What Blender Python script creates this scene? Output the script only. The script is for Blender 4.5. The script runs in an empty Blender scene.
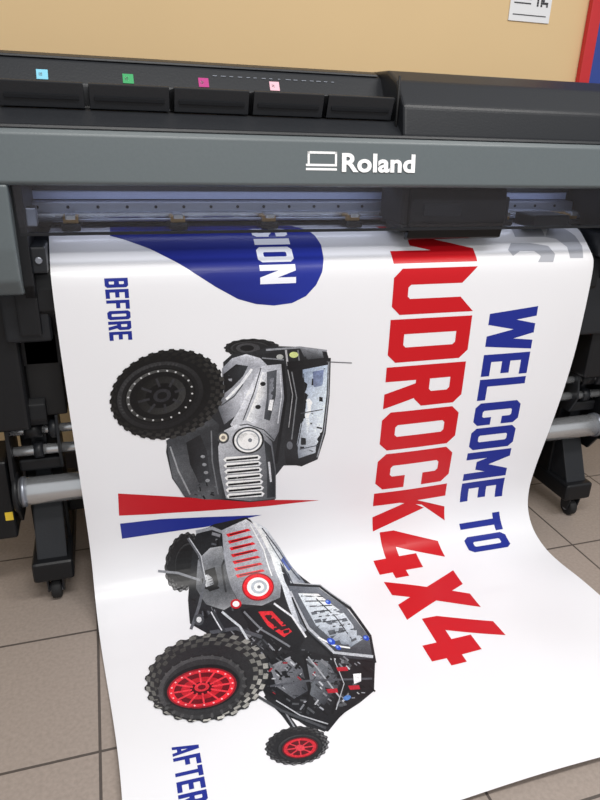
import bpy, bmesh, math, random
from mathutils import Vector, Matrix
from mathutils.geometry import tessellate_polygon
random.seed(4)
sc = bpy.context.scene
try:
    sc.view_settings.view_transform = 'Standard'
    sc.view_settings.look = 'None'
except Exception as e: print(e)
H = 1.27
def lin(c):
    return tuple((v/12.92 if v <= .04045 else ((v+.055)/1.055)**2.4) for v in c)
def rgb(r, g, b): return lin((r/255, g/255, b/255))

# ---------------------------------------------------------------- materials
def mat(name, col, rough=.5, metal=0., noise=.06, nscale=40., bump=0., spec=.5):
    m = bpy.data.materials.new(name); m.use_nodes = True
    nt = m.node_tree; b = nt.nodes['Principled BSDF']
    tc = nt.nodes.new('ShaderNodeTexCoord'); n = nt.nodes.new('ShaderNodeTexNoise')
    n.inputs['Scale'].default_value = nscale; n.inputs['Detail'].default_value = 4
    nt.links.new(tc.outputs['Object'], n.inputs['Vector'])
    mx = nt.nodes.new('ShaderNodeMix'); mx.data_type = 'RGBA'
    c = tuple(col)
    mx.inputs[6].default_value = tuple(v*(1-noise) for v in c)+(1,)
    mx.inputs[7].default_value = tuple(min(1, v*(1+noise)) for v in c)+(1,)
    nt.links.new(n.outputs['Fac'], mx.inputs[0]); nt.links.new(mx.outputs[2], b.inputs['Base Color'])
    b.inputs['Roughness'].default_value = rough; b.inputs['Metallic'].default_value = metal
    b.inputs['Specular IOR Level'].default_value = spec
    if bump:
        bp = nt.nodes.new('ShaderNodeBump'); bp.inputs['Strength'].default_value = bump
        bp.inputs['Distance'].default_value = .002
        nt.links.new(n.outputs['Fac'], bp.inputs['Height']); nt.links.new(bp.outputs[0], b.inputs['Normal'])
    return m
M_black = mat('black_plastic', rgb(20, 21, 24), .42, nscale=200, bump=.12, spec=.35)
M_dark = mat('dark_plastic', rgb(32, 34, 38), .42, nscale=200, bump=.12, spec=.35)
M_cover = mat('cover_plastic', rgb(34, 36, 40), .40, nscale=200, bump=.15, spec=.38)
M_grey = mat('grey_front', rgb(92, 100, 103), .36, nscale=150, bump=.08)
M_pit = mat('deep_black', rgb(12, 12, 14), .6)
M_gloss = mat('gloss_black', rgb(10, 10, 12), .25, spec=.35)
M_alu = mat('aluminium', rgb(212, 214, 217), .25, .8, nscale=30)
M_steel = mat('steel_rail', rgb(150, 154, 164), .32, .7, nscale=60)
M_strip = mat('pale_strip', rgb(168, 176, 200), .35)
M_brass = mat('brass', rgb(170, 138, 88), .35, .4)
M_rub = mat('rubber', rgb(24, 24, 26), .75)
M_white = mat('white_paint', rgb(245, 245, 246), .4, noise=.01)
M_wall = mat('wall_paint', rgb(229, 198, 150), .8, noise=.03, nscale=3, bump=.05)
M_base = mat('baseboard_rubber', rgb(52, 46, 44), .6)
M_red = mat('sign_red', rgb(205, 40, 45), .5); M_blue = mat('sign_blue', rgb(45, 70, 150), .5)
M_paper = mat('paper', rgb(238, 238, 240), .7, noise=.01); M_ink = mat('paper_ink', rgb(60, 60, 64), .7)
M_yel = mat('yellow_label', rgb(235, 200, 60), .5)
M_cy = mat('cyan_tag', rgb(130, 205, 230), .5); M_gr = mat('green_tag', rgb(50, 160, 95), .5)
M_mg = mat('magenta_tag', rgb(180, 45, 125), .5); M_pk = mat('pink_tag', rgb(235, 185, 198), .5)

m = bpy.data.materials.new('floor_tile'); m.use_nodes = True
nt = m.node_tree; b = nt.nodes['Principled BSDF']
tc = nt.nodes.new('ShaderNodeTexCoord'); mp = nt.nodes.new('ShaderNodeMapping')
T = .3865
mp.inputs['Location'].default_value = (-(1.45 % T)+10*T, -(1.46 % T)+10*T, 0)
br = nt.nodes.new('ShaderNodeTexBrick'); br.offset = 0; br.squash = 1
br.inputs['Scale'].default_value = 1; br.inputs['Brick Width'].default_value = T; br.inputs['Row Height'].default_value = T
br.inputs['Mortar Size'].default_value = .0035; br.inputs['Mortar Smooth'].default_value = .2
br.inputs['Color1'].default_value = rgb(166, 152, 142)+(1,); br.inputs['Color2'].default_value = rgb(158, 145, 136)+(1,)
br.inputs['Mortar'].default_value = rgb(78, 68, 62)+(1,)
nz = nt.nodes.new('ShaderNodeTexNoise'); nz.inputs['Scale'].default_value = 110; nz.inputs['Detail'].default_value = 9
mx = nt.nodes.new('ShaderNodeMix'); mx.data_type = 'RGBA'; mx.blend_type = 'MULTIPLY'; mx.inputs[0].default_value = .42
nt.links.new(tc.outputs['Object'], mp.inputs[0]); nt.links.new(mp.outputs[0], br.inputs['Vector'])
nt.links.new(mp.outputs[0], nz.inputs['Vector'])
nt.links.new(br.outputs['Color'], mx.inputs[6]); nt.links.new(nz.outputs['Fac'], mx.inputs[7])
cr = nt.nodes.new('ShaderNodeBrightContrast'); cr.inputs['Bright'].default_value = .02
nt.links.new(mx.outputs[2], cr.inputs[0]); nt.links.new(cr.outputs[0], b.inputs['Base Color'])
b.inputs['Roughness'].default_value = .5
bp = nt.nodes.new('ShaderNodeBump'); bp.invert = True; bp.inputs['Strength'].default_value = .6; bp.inputs['Distance'].default_value = .002
nt.links.new(br.outputs['Fac'], bp.inputs['Height']); nt.links.new(bp.outputs[0], b.inputs['Normal'])
M_floor = m

# ---------------------------------------------------------------- mesh helpers
def obj_from_bm(name, bm, material, parent=None, smooth=False):
    me = bpy.data.meshes.new(name)
    bmesh.ops.recalc_face_normals(bm, faces=bm.faces)
    bm.to_mesh(me); bm.free()
    me.materials.append(material)
    if smooth:
        for p in me.polygons: p.use_smooth = True
    o = bpy.data.objects.new(name, me); sc.collection.objects.link(o)
    if parent: o.parent = parent
    return o
def empty(name, loc=(0, 0, 0)):
    e = bpy.data.objects.new(name, None); e.empty_display_size = .1
    sc.collection.objects.link(e); return e
def box(name, x0, x1, y0, y1, z0, z1, mt, parent=None, bev=.003, seg=2):
    bm = bmesh.new(); bmesh.ops.create_cube(bm, size=1)
    for v in bm.verts:
        v.co = Vector(((x0+x1)/2+v.co.x*(x1-x0), (y0+y1)/2+v.co.y*(y1-y0), (z0+z1)/2+v.co.z*(z1-z0)))
    if bev: bmesh.ops.bevel(bm, geom=bm.edges[:], offset=bev, segments=seg, affect='EDGES', profile=.6)
    return obj_from_bm(name, bm, mt, parent)
def prism(name, prof, x0, x1, mt, parent=None, bev=.003, seg=2):
    bm = bmesh.new()
    a = [bm.verts.new((x0, y, z)) for y, z in prof]; c = [bm.verts.new((x1, y, z)) for y, z in prof]
    n = len(prof)
    bm.faces.new(a); bm.faces.new(c[::-1])
    for i in range(n): bm.faces.new((a[i], c[i], c[(i+1) % n], a[(i+1) % n]))
    bmesh.ops.recalc_face_normals(bm, faces=bm.faces)
    if bev: bmesh.ops.bevel(bm, geom=bm.edges[:], offset=bev, segments=seg, affect='EDGES', profile=.6)
    return obj_from_bm(name, bm, mt, parent)
def lathe_x(name, x_r, cy, cz, mt, parent=None, n=40, axis='X'):
    bm = bmesh.new(); rings = []
    for x, r in x_r:
        ring = []
        for k in range(n):
            a = 2*math.pi*k/n
            p = (x, cy+r*math.cos(a), cz+r*math.sin(a)) if axis == 'X' else (cy+r*math.cos(a), x, cz+r*math.sin(a))
            if axis == 'Z': p = (cy+r*math.cos(a), cz+r*math.sin(a), x)
            ring.append(bm.verts.new(p))
        rings.append(ring)
    for i in range(len(rings)-1):
        for k in range(n):
            f = bm.faces.new((rings[i][k], rings[i][(k+1) % n], rings[i+1][(k+1) % n], rings[i+1][k])); f.smooth = True
    bm.faces.new(rings[0]); bm.faces.new(rings[-1][::-1])
    return obj_from_bm(name, bm, mt, parent)
def tube(name, x0, x1, r, cy, cz, mt, parent=None, axis='X'):
    b_ = min(.002, r*.2)
    return lathe_x(name, [(x0, r-b_), (x0+b_, r), (x1-b_, r), (x1, r-b_)], cy, cz, mt, parent, 32, axis)

# ---------------------------------------------------------------- room
box('floor', -3, 5, -2.2, 2.35, -.05, 0, M_floor, bev=0)
box('wall_back', -3, 5, 2.35, 2.45, 0, 3.0, M_wall, bev=0)
box('baseboard_back', -3, 5, 2.335, 2.35, 0, .11, M_base, bev=.002)
sg = empty('wall_sign')
box('sign_panel', 1.872, 2.9, 2.33, 2.348, .9, 2.7, M_blue, sg)
box('sign_border', 1.825, 1.872, 2.325, 2.348, .9, 2.7, M_red, sg)
nt_ = empty('wall_notice')
box('sheet', 1.49, 1.662, 2.345, 2.349, 1.665, 1.93, M_paper, nt_, bev=0)
for i in range(6):
    box('notice_text_%d' % i, 1.505, 1.58+.01*(i % 3), 2.3438, 2.3452, 1.90-.018*i, 1.905-.018*i, M_ink, nt_, bev=0)
for i in range(6):
    for j in range(6):
        if random.random() < .6: box('notice_code_%d%d' % (i, j), 1.600+.008*i, 1.607+.008*i, 2.3438, 2.3452, 1.715+.008*j, 1.722+.008*j, M_ink, nt_, bev=0)
for i in range(3): box('notice_line_%d' % i, 1.505, 1.575, 2.3438, 2.3452, 1.72+.014*i, 1.724+.014*i, M_ink, nt_, bev=0)
box('notice_line_low', 1.505, 1.645, 2.3438, 2.3452, 1.684, 1.687, M_ink, nt_, bev=0)

# ---------------------------------------------------------------- banner surface
ctrl = [(1.83, 1.028), (1.76, 1.028), (1.70, 1.026), (1.675, 1.020), (1.655, 1.009), (1.604, .967), (1.590, .953), (1.582, .940), (1.577, .915), (1.575, .85),
        (1.575, .7), (1.577, .5), (1.582, .35), (1.588, .24), (1.588, .16), (1.570, .09), (1.528, .042), (1.46, .016),
        (1.38, .007), (1.28, .005), (1.1, .005), (.95, .005), (.75, .005)]
def catmull(P):
    out = []
    for i in range(len(P)-1):
        p0 = P[max(i-1, 0)]; p1 = P[i]; p2 = P[i+1]; p3 = P[min(i+2, len(P)-1)]
        d = math.dist(p1, p2); n = max(3, int(d/.02)+1)
        l1 = math.dist(p0, p2) or 1; l2 = math.dist(p1, p3) or 1
        for k in range(n):
            t = k/n; q = []
            for a in range(2):
                m1 = (p2[a]-p0[a])/l1*d; m2 = (p3[a]-p1[a])/l2*d
                q.append((2*t**3-3*t*t+1)*p1[a]+(t**3-2*t*t+t)*m1+(-2*t**3+3*t*t)*p2[a]+(t**3-t*t)*m2)
            out.append(tuple(q))
    out.append(P[-1]); return out
prof = catmull(ctrl)
S = [0.]
for i in range(1, len(prof)): S.append(S[-1]+math.dist(prof[i-1], prof[i]))
import bisect as bs
def seg_of(s): return max(0, min(len(S)-2, bs.bisect_right(S, s)-1))
def prof_at(s):
    i = seg_of(s); t = (s-S[i])/(S[i+1]-S[i])
    return (prof[i][0]+(prof[i+1][0]-prof[i][0])*t, prof[i][1]+(prof[i+1][1]-prof[i][1])*t)
def tang(i):
    a = prof[max(i-1, 0)]; b_ = prof[min(i+1, len(prof)-1)]; d = math.dist(a, b_); return ((b_[0]-a[0])/d, (b_[1]-a[1])/d)
def nrm_at(s):
    i = seg_of(s); t = (s-S[i])/(S[i+1]-S[i]); a = tang(i); c = tang(i+1)
    ty_ = a[0]+(c[0]-a[0])*t; tz = a[1]+(c[1]-a[1])*t; l = math.hypot(ty_, tz)
    return (tz/l, -ty_/l)
def s_at_z(z):
    for i in range(len(prof)-1):
        if prof[i][1] >= z > prof[i+1][1]:
            return S[i]+(S[i+1]-S[i])*(prof[i][1]-z)/(prof[i][1]-prof[i+1][1])
def s_at_y(y):
    for i in range(len(prof)-2, 0, -1):
        if prof[i][0] >= y >= prof[i+1][0]:
            return S[i]+(S[i+1]-S[i])*(prof[i][0]-y)/(prof[i][0]-prof[i+1][0])
S_floor = s_at_z(.1); S_fold = s_at_z(.945)
XL, XR = -.115, 1.405
def sst(a, b_, v):
    t = max(0, min(1, (v-a)/(b_-a))); return t*t*(3-2*t)
def edges(s):
    l = XL+.016*sst(S_fold, S_floor, s)+.045*sst(S_floor, S_floor+.7, s)
    r = XR-.070*sst(S_floor-.62, S_floor+.02, s)-.01*sst(S_floor, S_floor+.4, s)
    return l, r
def ripple(x, s):
    t = sst(S_floor, S_floor+.35, s)
    w = .6+1.3*sst(.5, 1.4, x)
    r = t*(.0085*w+w*.0075*math.sin(5.5*x+8*s)+.003*w*math.sin(11*x-10*s+1))
    r = max(r, 0) if t > .9 else r
    u = sst(.35, .65, s)*(1-t)
    r += u*(.003*math.sin(7*x+1.5*s)+.002*math.sin(13*x-3*s))
    return r
def surf(x, s, h=0.):
    y, z = prof_at(s); n = nrm_at(s); d = h+ripple(x, s)
    return Vector((x, y+n[0]*d, z+n[1]*d))
NX = 64
xs = [XL+(XR-XL)*i/NX for i in range(NX+1)]
bm = bmesh.new(); rows = []
for s in S:
    l, r = edges(s); rows.append([bm.verts.new(surf(l+(r-l)*i/NX, s)) for i in range(NX+1)])
for j in range(len(S)-1):
    for i in range(NX):
        f = bm.faces.new((rows[j][i], rows[j+1][i], rows[j+1][i+1], rows[j][i+1])); f.smooth = True
M_banner = mat('banner_vinyl', rgb(233, 233, 237), .27, noise=.008, nscale=5, spec=.5)
me = bpy.data.meshes.new('printed_banner'); bm.to_mesh(me); bm.free(); me.materials.append(M_banner)
banner = bpy.data.objects.new('printed_banner', me); sc.collection.objects.link(banner)

def print_mat(name, grain):
    M = bpy.data.materials.new(name); M.use_nodes = True
    nt = M.node_tree; b = nt.nodes['Principled BSDF']
    at = nt.nodes.new('ShaderNodeAttribute'); at.attribute_name = 'Col'
    out = at.outputs['Color']
    if grain:
        tc = nt.nodes.new('ShaderNodeTexCoord')
        for sc_, amt, dist in ((60, .14, 1.), (300, .2, 0)):
            n = nt.nodes.new('ShaderNodeTexNoise'); n.inputs['Scale'].default_value = sc_; n.inputs['Detail'].default_value = 2; n.inputs['Distortion'].default_value = dist
            nt.links.new(tc.outputs['Object'], n.inputs['Vector'])
            mr = nt.nodes.new('ShaderNodeMapRange'); mr.inputs['From Min'].default_value = .32; mr.inputs['From Max'].default_value = .68
            mr.inputs['To Min'].default_value = 1-amt; mr.inputs['To Max'].default_value = 1+amt
            nt.links.new(n.outputs['Fac'], mr.inputs['Value'])
            mx = nt.nodes.new('ShaderNodeVectorMath'); mx.operation = 'SCALE'
            nt.links.new(out, mx.inputs[0]); nt.links.new(mr.outputs[0], mx.inputs['Scale']); out = mx.outputs[0]
        mn = nt.nodes.new('ShaderNodeVectorMath'); mn.operation = 'MINIMUM'; mn.inputs[1].default_value = (.9, .9, .9)
        nt.links.new(out, mn.inputs[0]); out = mn.outputs[0]
    nt.links.new(out, b.inputs['Base Color'])
    b.inputs['Roughness'].default_value = .34; b.inputs['Specular IOR Level'].default_value = .3
    return M
M_print = print_mat('printed_ink', False); M_photo = print_mat('printed_photo_ink', True)

class Art:
    def __init__(s, name, mt=None): s.name = name; s.p = []; s.k = 0; s.mt = mt or M_print; s.lift = (1, 0)
    def add(s, pts, col, up=True):
        if up: s.k += 1
        if not isinstance(col[0], (tuple, list)): col = [col]*len(pts)
        a, b_ = s.lift
        s.p.append((pts, [rgb(*[min(250, v*a+b_) for v in c]) for c in col], s.k))
    def build(s, base=.0005):
        bm = bmesh.new(); cl = bm.loops.layers.float_color.new('Col')
        for pts, cols, k in s.p:
            h = base+.000012*k
            vs = [bm.verts.new((p[0], p[1], h)) for p in pts]
            tris = tessellate_polygon([[Vector((p[0], p[1], 0)) for p in pts]])
            for t in tris:
                if len(set(t)) < 3: continue
                A = [Vector(pts[q]) for q in t]
                a_ = (A[1].x-A[0].x)*(A[2].y-A[0].y)-(A[2].x-A[0].x)*(A[1].y-A[0].y)
                if abs(a_) < 1e-10: continue
                if a_ < 0: t = (t[0], t[2], t[1])
                f = bm.faces.new([vs[q] for q in t])
                for l, q in zip(f.loops, t): l[cl] = cols[q]+(1.,)
        lo = min(v.co.y for v in bm.verts); hi = max(v.co.y for v in bm.verts)
        for q in S:
            if lo < q < hi:
                bmesh.ops.bisect_plane(bm, geom=bm.verts[:]+bm.edges[:]+bm.faces[:], plane_co=(0, q, 0), plane_no=(0, 1, 0), dist=1e-7)
        lo = min(v.co.x for v in bm.verts); hi = max(v.co.x for v in bm.verts)
        for q in xs:
            if lo < q < hi:
                bmesh.ops.bisect_plane(bm, geom=bm.verts[:]+bm.edges[:]+bm.faces[:], plane_co=(q, 0, 0), plane_no=(1, 0, 0), dist=1e-7)
        for v in bm.verts: v.co = surf(v.co.x, v.co.y, v.co.z)
        me = bpy.data.meshes.new(s.name)
        for f in bm.faces: f.smooth = True
        bm.to_mesh(me); bm.free(); me.materials.append(s.mt)
        o = bpy.data.objects.new(s.name, me); sc.collection.objects.link(o); o.parent = banner
        return o

# tracing frame -> sheet coordinates (photogrammetric rectification of the traced print)
AX = Vector((.9566, -.0870, .2783)); AY = Vector((-.2899, -.3779, .8794)); AD = Vector((-.0287, .9219, .3867))
def rect(u, v):
    r = Vector((u-300, v-400, 640)); dx, dy, dz = r.dot(AX), r.dot(AY), -r.dot(AD)
    best = None
    for i in range(len(prof)-1):
        (y0, z0), (y1, z1) = prof[i], prof[i+1]
        ey, ez = y1-y0, z1-z0
        det = dy*(-ez)+ey*dz
        if abs(det) < 1e-12: continue
        t = (y0*(-ez)+ey*(z0-H))/det
        q = (dy*(z0-H)-dz*y0)/det
        lo_ = -1e-6 if i else -5; hi_ = 1+1e-6 if i < len(prof)-2 else 5
        if lo_ <= q <= hi_ and t > 0 and (best is None or t < best[0]): best = (t, i, q)
    if best is None: raise Exception('no hit %s %s' % (u, v))
    t, i, q = best
    return (min(max(dx*t, XL), XR), S[i]+(S[i+1]-S[i])*q)

# ---------------------------------------------------------------- block lettering
tx, ty = .345, .178
def R(a, b_, c, d): return [(a, b_), (c, b_), (c, d), (a, d)]
def ring(x0, y0, x1, y1, ch=(1, 1, 1, 1), tx=tx, ty=ty, skip=()):
    cx, cy = .19*(x1-x0), .10*(y1-y0) if (y1-y0) > .7 else .16*(y1-y0)
    tl, tr, brr, bl = ch
    def oc(x0, y0, x1, y1, cx, cy):
        return [(x0+cx*tl, y1), (x1-cx*tr, y1), (x1, y1-cy*tr), (x1, y0+cy*brr), (x1-cx*brr, y0), (x0+cx*bl, y0), (x0, y0+cy*bl), (x0, y1-cy*tl)]
    o = oc(x0, y0, x1, y1, cx, cy); n = oc(x0+tx, y0+ty, x1-tx, y1-ty, cx*.3, cy*.3)
    names = ['top', 'tr', 'right', 'br', 'bottom', 'bl', 'left', 'tl']
    return [[o[i], o[(i+1) % 8], n[(i+1) % 8], n[i]] for i in range(8) if names[i] not in skip]
def glyph(c):
    if c == 'O': return ring(0, 0, 1, 1)
    if c == 'D': return ring(0, 0, 1, 1, (0, 1, 1, 0))
    if c == 'U': return ring(0, 0, 1, 1, (0, 0, 1, 1), skip=('top',))
    if c == 'C': return ring(0, 0, 1, 1, skip=('right',))+[R(1-tx, .62, 1, .9), R(1-tx, .1, 1, .38)]
    if c == 'E': return [R(0, 0, tx, 1), R(0, 1-ty, 1, 1), R(0, 0, 1, ty), R(0, .5-ty/2, .9, .5+ty/2)]
    if c == 'F': return [R(0, 0, tx, 1), R(0, 1-ty, 1, 1), R(0, .5-ty/2, .9, .5+ty/2)]
    if c == 'L': return [R(0, 0, tx, 1), R(0, 0, 1, ty)]
    if c == 'T': return [R(0, 1-ty, 1, 1), R(.5-tx/2, 0, .5+tx/2, 1)]
    if c == 'I': return [R(0, 0, 1, 1)]
    if c == 'M': return [R(0, 0, .25, 1), R(.75, 0, 1, 1), [(0, 1), (.27, 1), (.64, .25), (.36, .25)], [(.73, 1), (1, 1), (.64, .25), (.36, .25)]]
    if c == 'N': return [R(0, 0, tx*.92, 1), R(1-tx*.92, 0, 1, 1), [(0, 1), (tx, 1), (1, 0), (1-tx, 0)]]
    if c == 'W': return [[(0, 1), (.22, 1), (.38, 0), (.12, 0)], [(.13, 0), (.37, 0), (.62, 1), (.40, 1)], [(.40, 1), (.61, 1), (.88, 0), (.64, 0)], [(.64, 0), (.88, 0), (1, 1), (.79, 1)]]
    if c == 'K': return [R(0, 0, tx, 1), [(tx*.9, .55), (tx*.9, .28), (.64, 1), (1, 1)], [(.34, .48), (.58, .7), (1, 0), (.64, 0)]]
    if c == 'X': return [[(0, 1), (.37, 1), (1, 0), (.63, 0)], [(.63, 1), (1, 1), (.37, 0), (0, 0)]]
    if c == 'R': return ring(0, .38, 1, 1, (0, 1, 1, 0))+[R(0, 0, tx, .5), [(.36, .5), (.72, .5), (1, 0), (.64, 0)]]
    if c == 'B': return ring(0, .43, 1, 1, (0, 1, 1, 0))+ring(0, 0, 1, .58, (0, 1, 1, 0))
    if c == 'A': return [[(0, 0), (.3, 0), (.64, 1), (.32, 1)], [(1, 0), (.7, 0), (.36, 1), (.68, 1)], R(.2, .18, .8, .34)]
    if c == '4': return [R(.52, 0, .85, .62), R(0, .18, 1, .37), [(0, .38), (0, .2), (.28, .30), (.70, 1), (.34, 1)]]
    if c == 'S': return [R(.16, 1-ty, .86, 1), R(.16, 0, .86, ty), R(0, .55, tx, .9), R(1-tx, .1, 1, .45), R(1-tx, .66, 1, .9), R(0, .1, tx, .34),
                         [(.0, .58), (.3, .68), (1, .42), (.7, .32)], [(0, .9), (.16, 1), (.3, .85), (tx, .8)], [(1, .1), (.84, 0), (.7, .15), (1-tx, .2)],
                         [(1, .9), (.84, 1), (.7, .85)], [(0, .1), (.16, 0), (.3, .15)]]
    return []
def lettering(art, text, widths, s0, s1, xb, xc, col, gap=.12, k0=0):
    tot = sum(widths)+gap*(len(text)-1); k = (s1-s0)/tot; s = s0
    for c, w in zip(text, widths):
        for n, g in enumerate(glyph(c)):
            art.k = k0+n
            art.add([(xb+(xc-xb)*q[1], s+w*k*q[0]) for q in g], col, up=False)
        s += (w+gap)*k
RED = (196, 20, 30); BLUE = (30, 44, 138)
ar = Art('printed_lettering')
s_u = s_at_z(.935); s_k = s_at_z(.098); s_e = s_at_y(1.085)
lettering(ar, 'M', [1.25], s_u-.013-.165, s_u-.014, .755, 1.012, RED)
lettering(ar, 'UDROCK', [1, 1, 1.02, 1, 1, 1.05], s_u, s_k, .755, 1.012, RED, .10)
lettering(ar, '4X4', [1.12, 1.08, 1.12], s_k+.006, s_e, .735, .972, RED, .04)
lettering(ar, 'WELCOME', [1.7, .9, .9, 1, 1, 1.35, .9], s_at_z(.812), s_at_z(.15), 1.07, 1.232, BLUE, .13)
lettering(ar, 'TO', [1, 1.0], s_at_z(.098), s_at_y(1.48), 1.065, 1.222, BLUE, .13)
lettering(ar, 'BEFORE', [1]*6, s_at_z(.935), s_at_z(.782), .003, .057, BLUE, .18)
lettering(ar, 'AFTER', [1]*5, s_at_y(1.03), s_at_y(.89), .055, .113, BLUE, .18)
ar.build()

sh = Art('printed_emblem_and_flag')
def PX(art, pts, col, up=True): art.add([rect(*p) for p in pts], col, up)
PX(sh, [(110, 236), (128, 241), (150, 249), (172, 260), (194, 273), (216, 287), (238, 299), (256, 304), (274, 305.5), (292, 303), (306, 296), (316, 285), (322, 272), (323.5, 258), (321, 245), (315, 236), (306, 230), (290, 226), (200, 226), (110, 226)],
   [(26, 36, 120)]*8+[(32, 46, 144)]*12)
PX(sh, [(118, 493), (150, 495), (200, 498), (260, 500), (320, 501), (270, 506), (200, 511), (150, 514), (119, 515)], (190, 26, 36))
PX(sh, [(120, 523), (160, 519), (205, 517), (262, 515), (205, 527), (160, 533), (122, 538)], (32, 46, 138))
g_ = (168, 170, 178)
PX(sh, [(508, 250), (511, 243), (530, 243), (548, 246), (555, 254), (553, 262), (538, 262), (541, 256), (534, 251), (520, 251), (513, 256)], g_)
PX(sh, [(548, 228), (562, 228), (575, 236), (582, 246), (583, 258), (570, 258), (567, 247), (556, 239), (545, 237)], g_)
PX(sh, [(510, 228), (540, 228), (545, 237), (515, 237)], g_)
lettering(sh, 'SION', [1, .42, 1, 1], s_at_z(.908)-.19, s_at_z(.908), .383, .478, (236, 238, 246), .16, 20)
sh.build()

# --- vehicles
def ell(cx, cy, rx, ry, rot=0, n=40, a0=0, a1=360):
    out = []
    full = abs(a1-a0) >= 360
    for k in range(n if full else n+1):
        a = math.radians(a0+(a1-a0)*k/n); x, y = rx*math.cos(a), ry*math.sin(a); r = math.radians(rot)
        out.append((cx+x*math.cos(r)-y*math.sin(r), cy+x*math.sin(r)+y*math.cos(r)))
    return out
def stroke(art, pts, w, col, up=True):
    L_, R_ = [], []
    for i, p in enumerate(pts):
        a = pts[max(i-1, 0)]; c = pts[min(i+1, len(pts)-1)]
        d = math.dist(a, c) or 1; nx, ny = -(c[1]-a[1])/d*w/2, (c[0]-a[0])/d*w/2
        L_.append((p[0]+nx, p[1]+ny)); R_.append((p[0]-nx, p[1]-ny))
    for i in range(len(pts)-1):
        PX(art, [L_[i], L_[i+1], R_[i+1], R_[i]], col, up=(up and i == 0))
def inside(p, poly):
    x, y = p; c = False
    for i in range(len(poly)):
        (x1, y1), (x2, y2) = poly[i], poly[i-1]
        if (y1 > y) != (y2 > y) and x < (x2-x1)*(y-y1)/(y2-y1)+x1: c = not c
    return c
def clutter(art, poly, n, cols, sz=(2, 7), asp=.4, ang=None):
    x0 = min(p[0] for p in poly); x1 = max(p[0] for p in poly); y0 = min(p[1] for p in poly); y1 = max(p[1] for p in poly)
    art.k += 1; c = 0
    while c < n:
        p = (random.uniform(x0, x1), random.uniform(y0, y1))
        if not inside(p, poly): continue
        c += 1
        l = random.uniform(*sz); w = l*random.uniform(.15, asp*1.3); a = math.radians((random.choice(ang)+random.uniform(-6, 6)) if ang else random.uniform(0, 180))
        q = []
        for sx, sy in ((-1, -1), (1, -1), (1, 1), (-1, 1)):
            dx, dy = sx*l/2, sy*w/2; q.append((p[0]+dx*math.cos(a)-dy*math.sin(a), p[1]+dx*math.sin(a)+dy*math.cos(a)))
        if c % 10 == 0: art.k += 1
        PX(art, q, random.choice(cols), up=False)
def tire(art, cx, cy, rx, ry, rot, off, lugs, tread, lug, side, depth=.05, face=.76):
    r = math.radians(rot)
    def pt(a, f, g=1):
        x, y = rx*f*math.cos(a), ry*f*math.sin(a)
        return (cx+off[0]*(1-g)+x*math.cos(r)-y*math.sin(r), cy+off[1]*(1-g)+x*math.sin(r)+y*math.cos(r))
    out = []
    for k in range(lugs*4):
        a = 2*math.pi*k/(lugs*4); out.append(pt(a, 1+depth*(1 if (k % 4) < 2 else 0)))
    PX(art, out, tread); art.k += 1
    for k in range(lugs):
        for f0, f1, sh_, w, br_ in ((.955, 1.03, 0, .30, 1.), (.88, .945, .5, .34, .85), (.80, .87, .0, .30, .7)):
            a = 2*math.pi*(k+sh_)/lugs; da = 2*math.pi/lugs*w
            g = (1+.35*math.sin(a+.6))*br_*random.uniform(.85, 1.15)
            PX(art, [pt(a-da, f0, f0), pt(a+da*.8, f0, f0), pt(a+da, f1, f1), pt(a-da*.6, f1, f1)], tuple(min(255, v*g) for v in lug), up=False)
    fx, fy = cx+off[0], cy+off[1]
    PX(art, ell(fx, fy, rx*face, ry*face, rot), tuple(v*.7 for v in side))
    PX(art, ell(fx, fy, rx*face*.96, ry*face*.96, rot), [tuple(min(255, v+14+12*math.sin(k/40*6.28+3.6)) for v in side) for k in range(40)])
    PX(art, ell(fx, fy, rx*face*.86, ry*face*.86, rot), side)
    return fx, fy

j1 = Art('printed_vehicle_before', M_photo)
tire(j1, 252, 348, 27, 9, 0, (-2, 0), 16, (30, 30, 32), (56, 56, 58), (34, 34, 36)); PX(j1, ell(248, 348, 12, 5), (64, 64, 67)); PX(j1, ell(247, 348, 7, 3), (24, 24, 26))
j1.lift = (1.1, 8)
body = [(223, 362), (232, 354), (252, 352), (270, 346), (300, 347), (327, 352), (330, 362), (329, 395), (324, 435), (316, 460), (300, 466), (284, 466),
        (276, 476), (275, 500), (250, 502), (215, 499), (185, 497), (172, 478), (166, 452), (167, 440), (190, 425), (214, 412), (224, 390)]
PX(j1, body, (30, 31, 34))
PX(j1, [(255, 356), (283, 350), (326, 352), (330, 362), (300, 366), (285, 368), (262, 366)], (26, 27, 30))
PX(j1, [(300, 348), (322, 350), (324, 358), (306, 360)], [(96, 98, 104), (130, 134, 140), (60, 62, 66), (50, 52, 56)])
stroke(j1, [(266, 350), (300, 347.5), (327, 351)], 2, (120, 122, 128)); stroke(j1, [(286, 350), (288, 366)], 2, (150, 150, 154))
stroke(j1, [(298, 350), (300, 366)], 1.4, (96, 98, 102)); PX(j1, ell(294, 355, 4.5, 3), (176, 184, 120)); PX(j1, ell(280, 357, 3.5, 2.5), (150, 152, 150))
stroke(j1, [(262, 358), (284, 360)], 1.2, (110, 112, 118))
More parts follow.
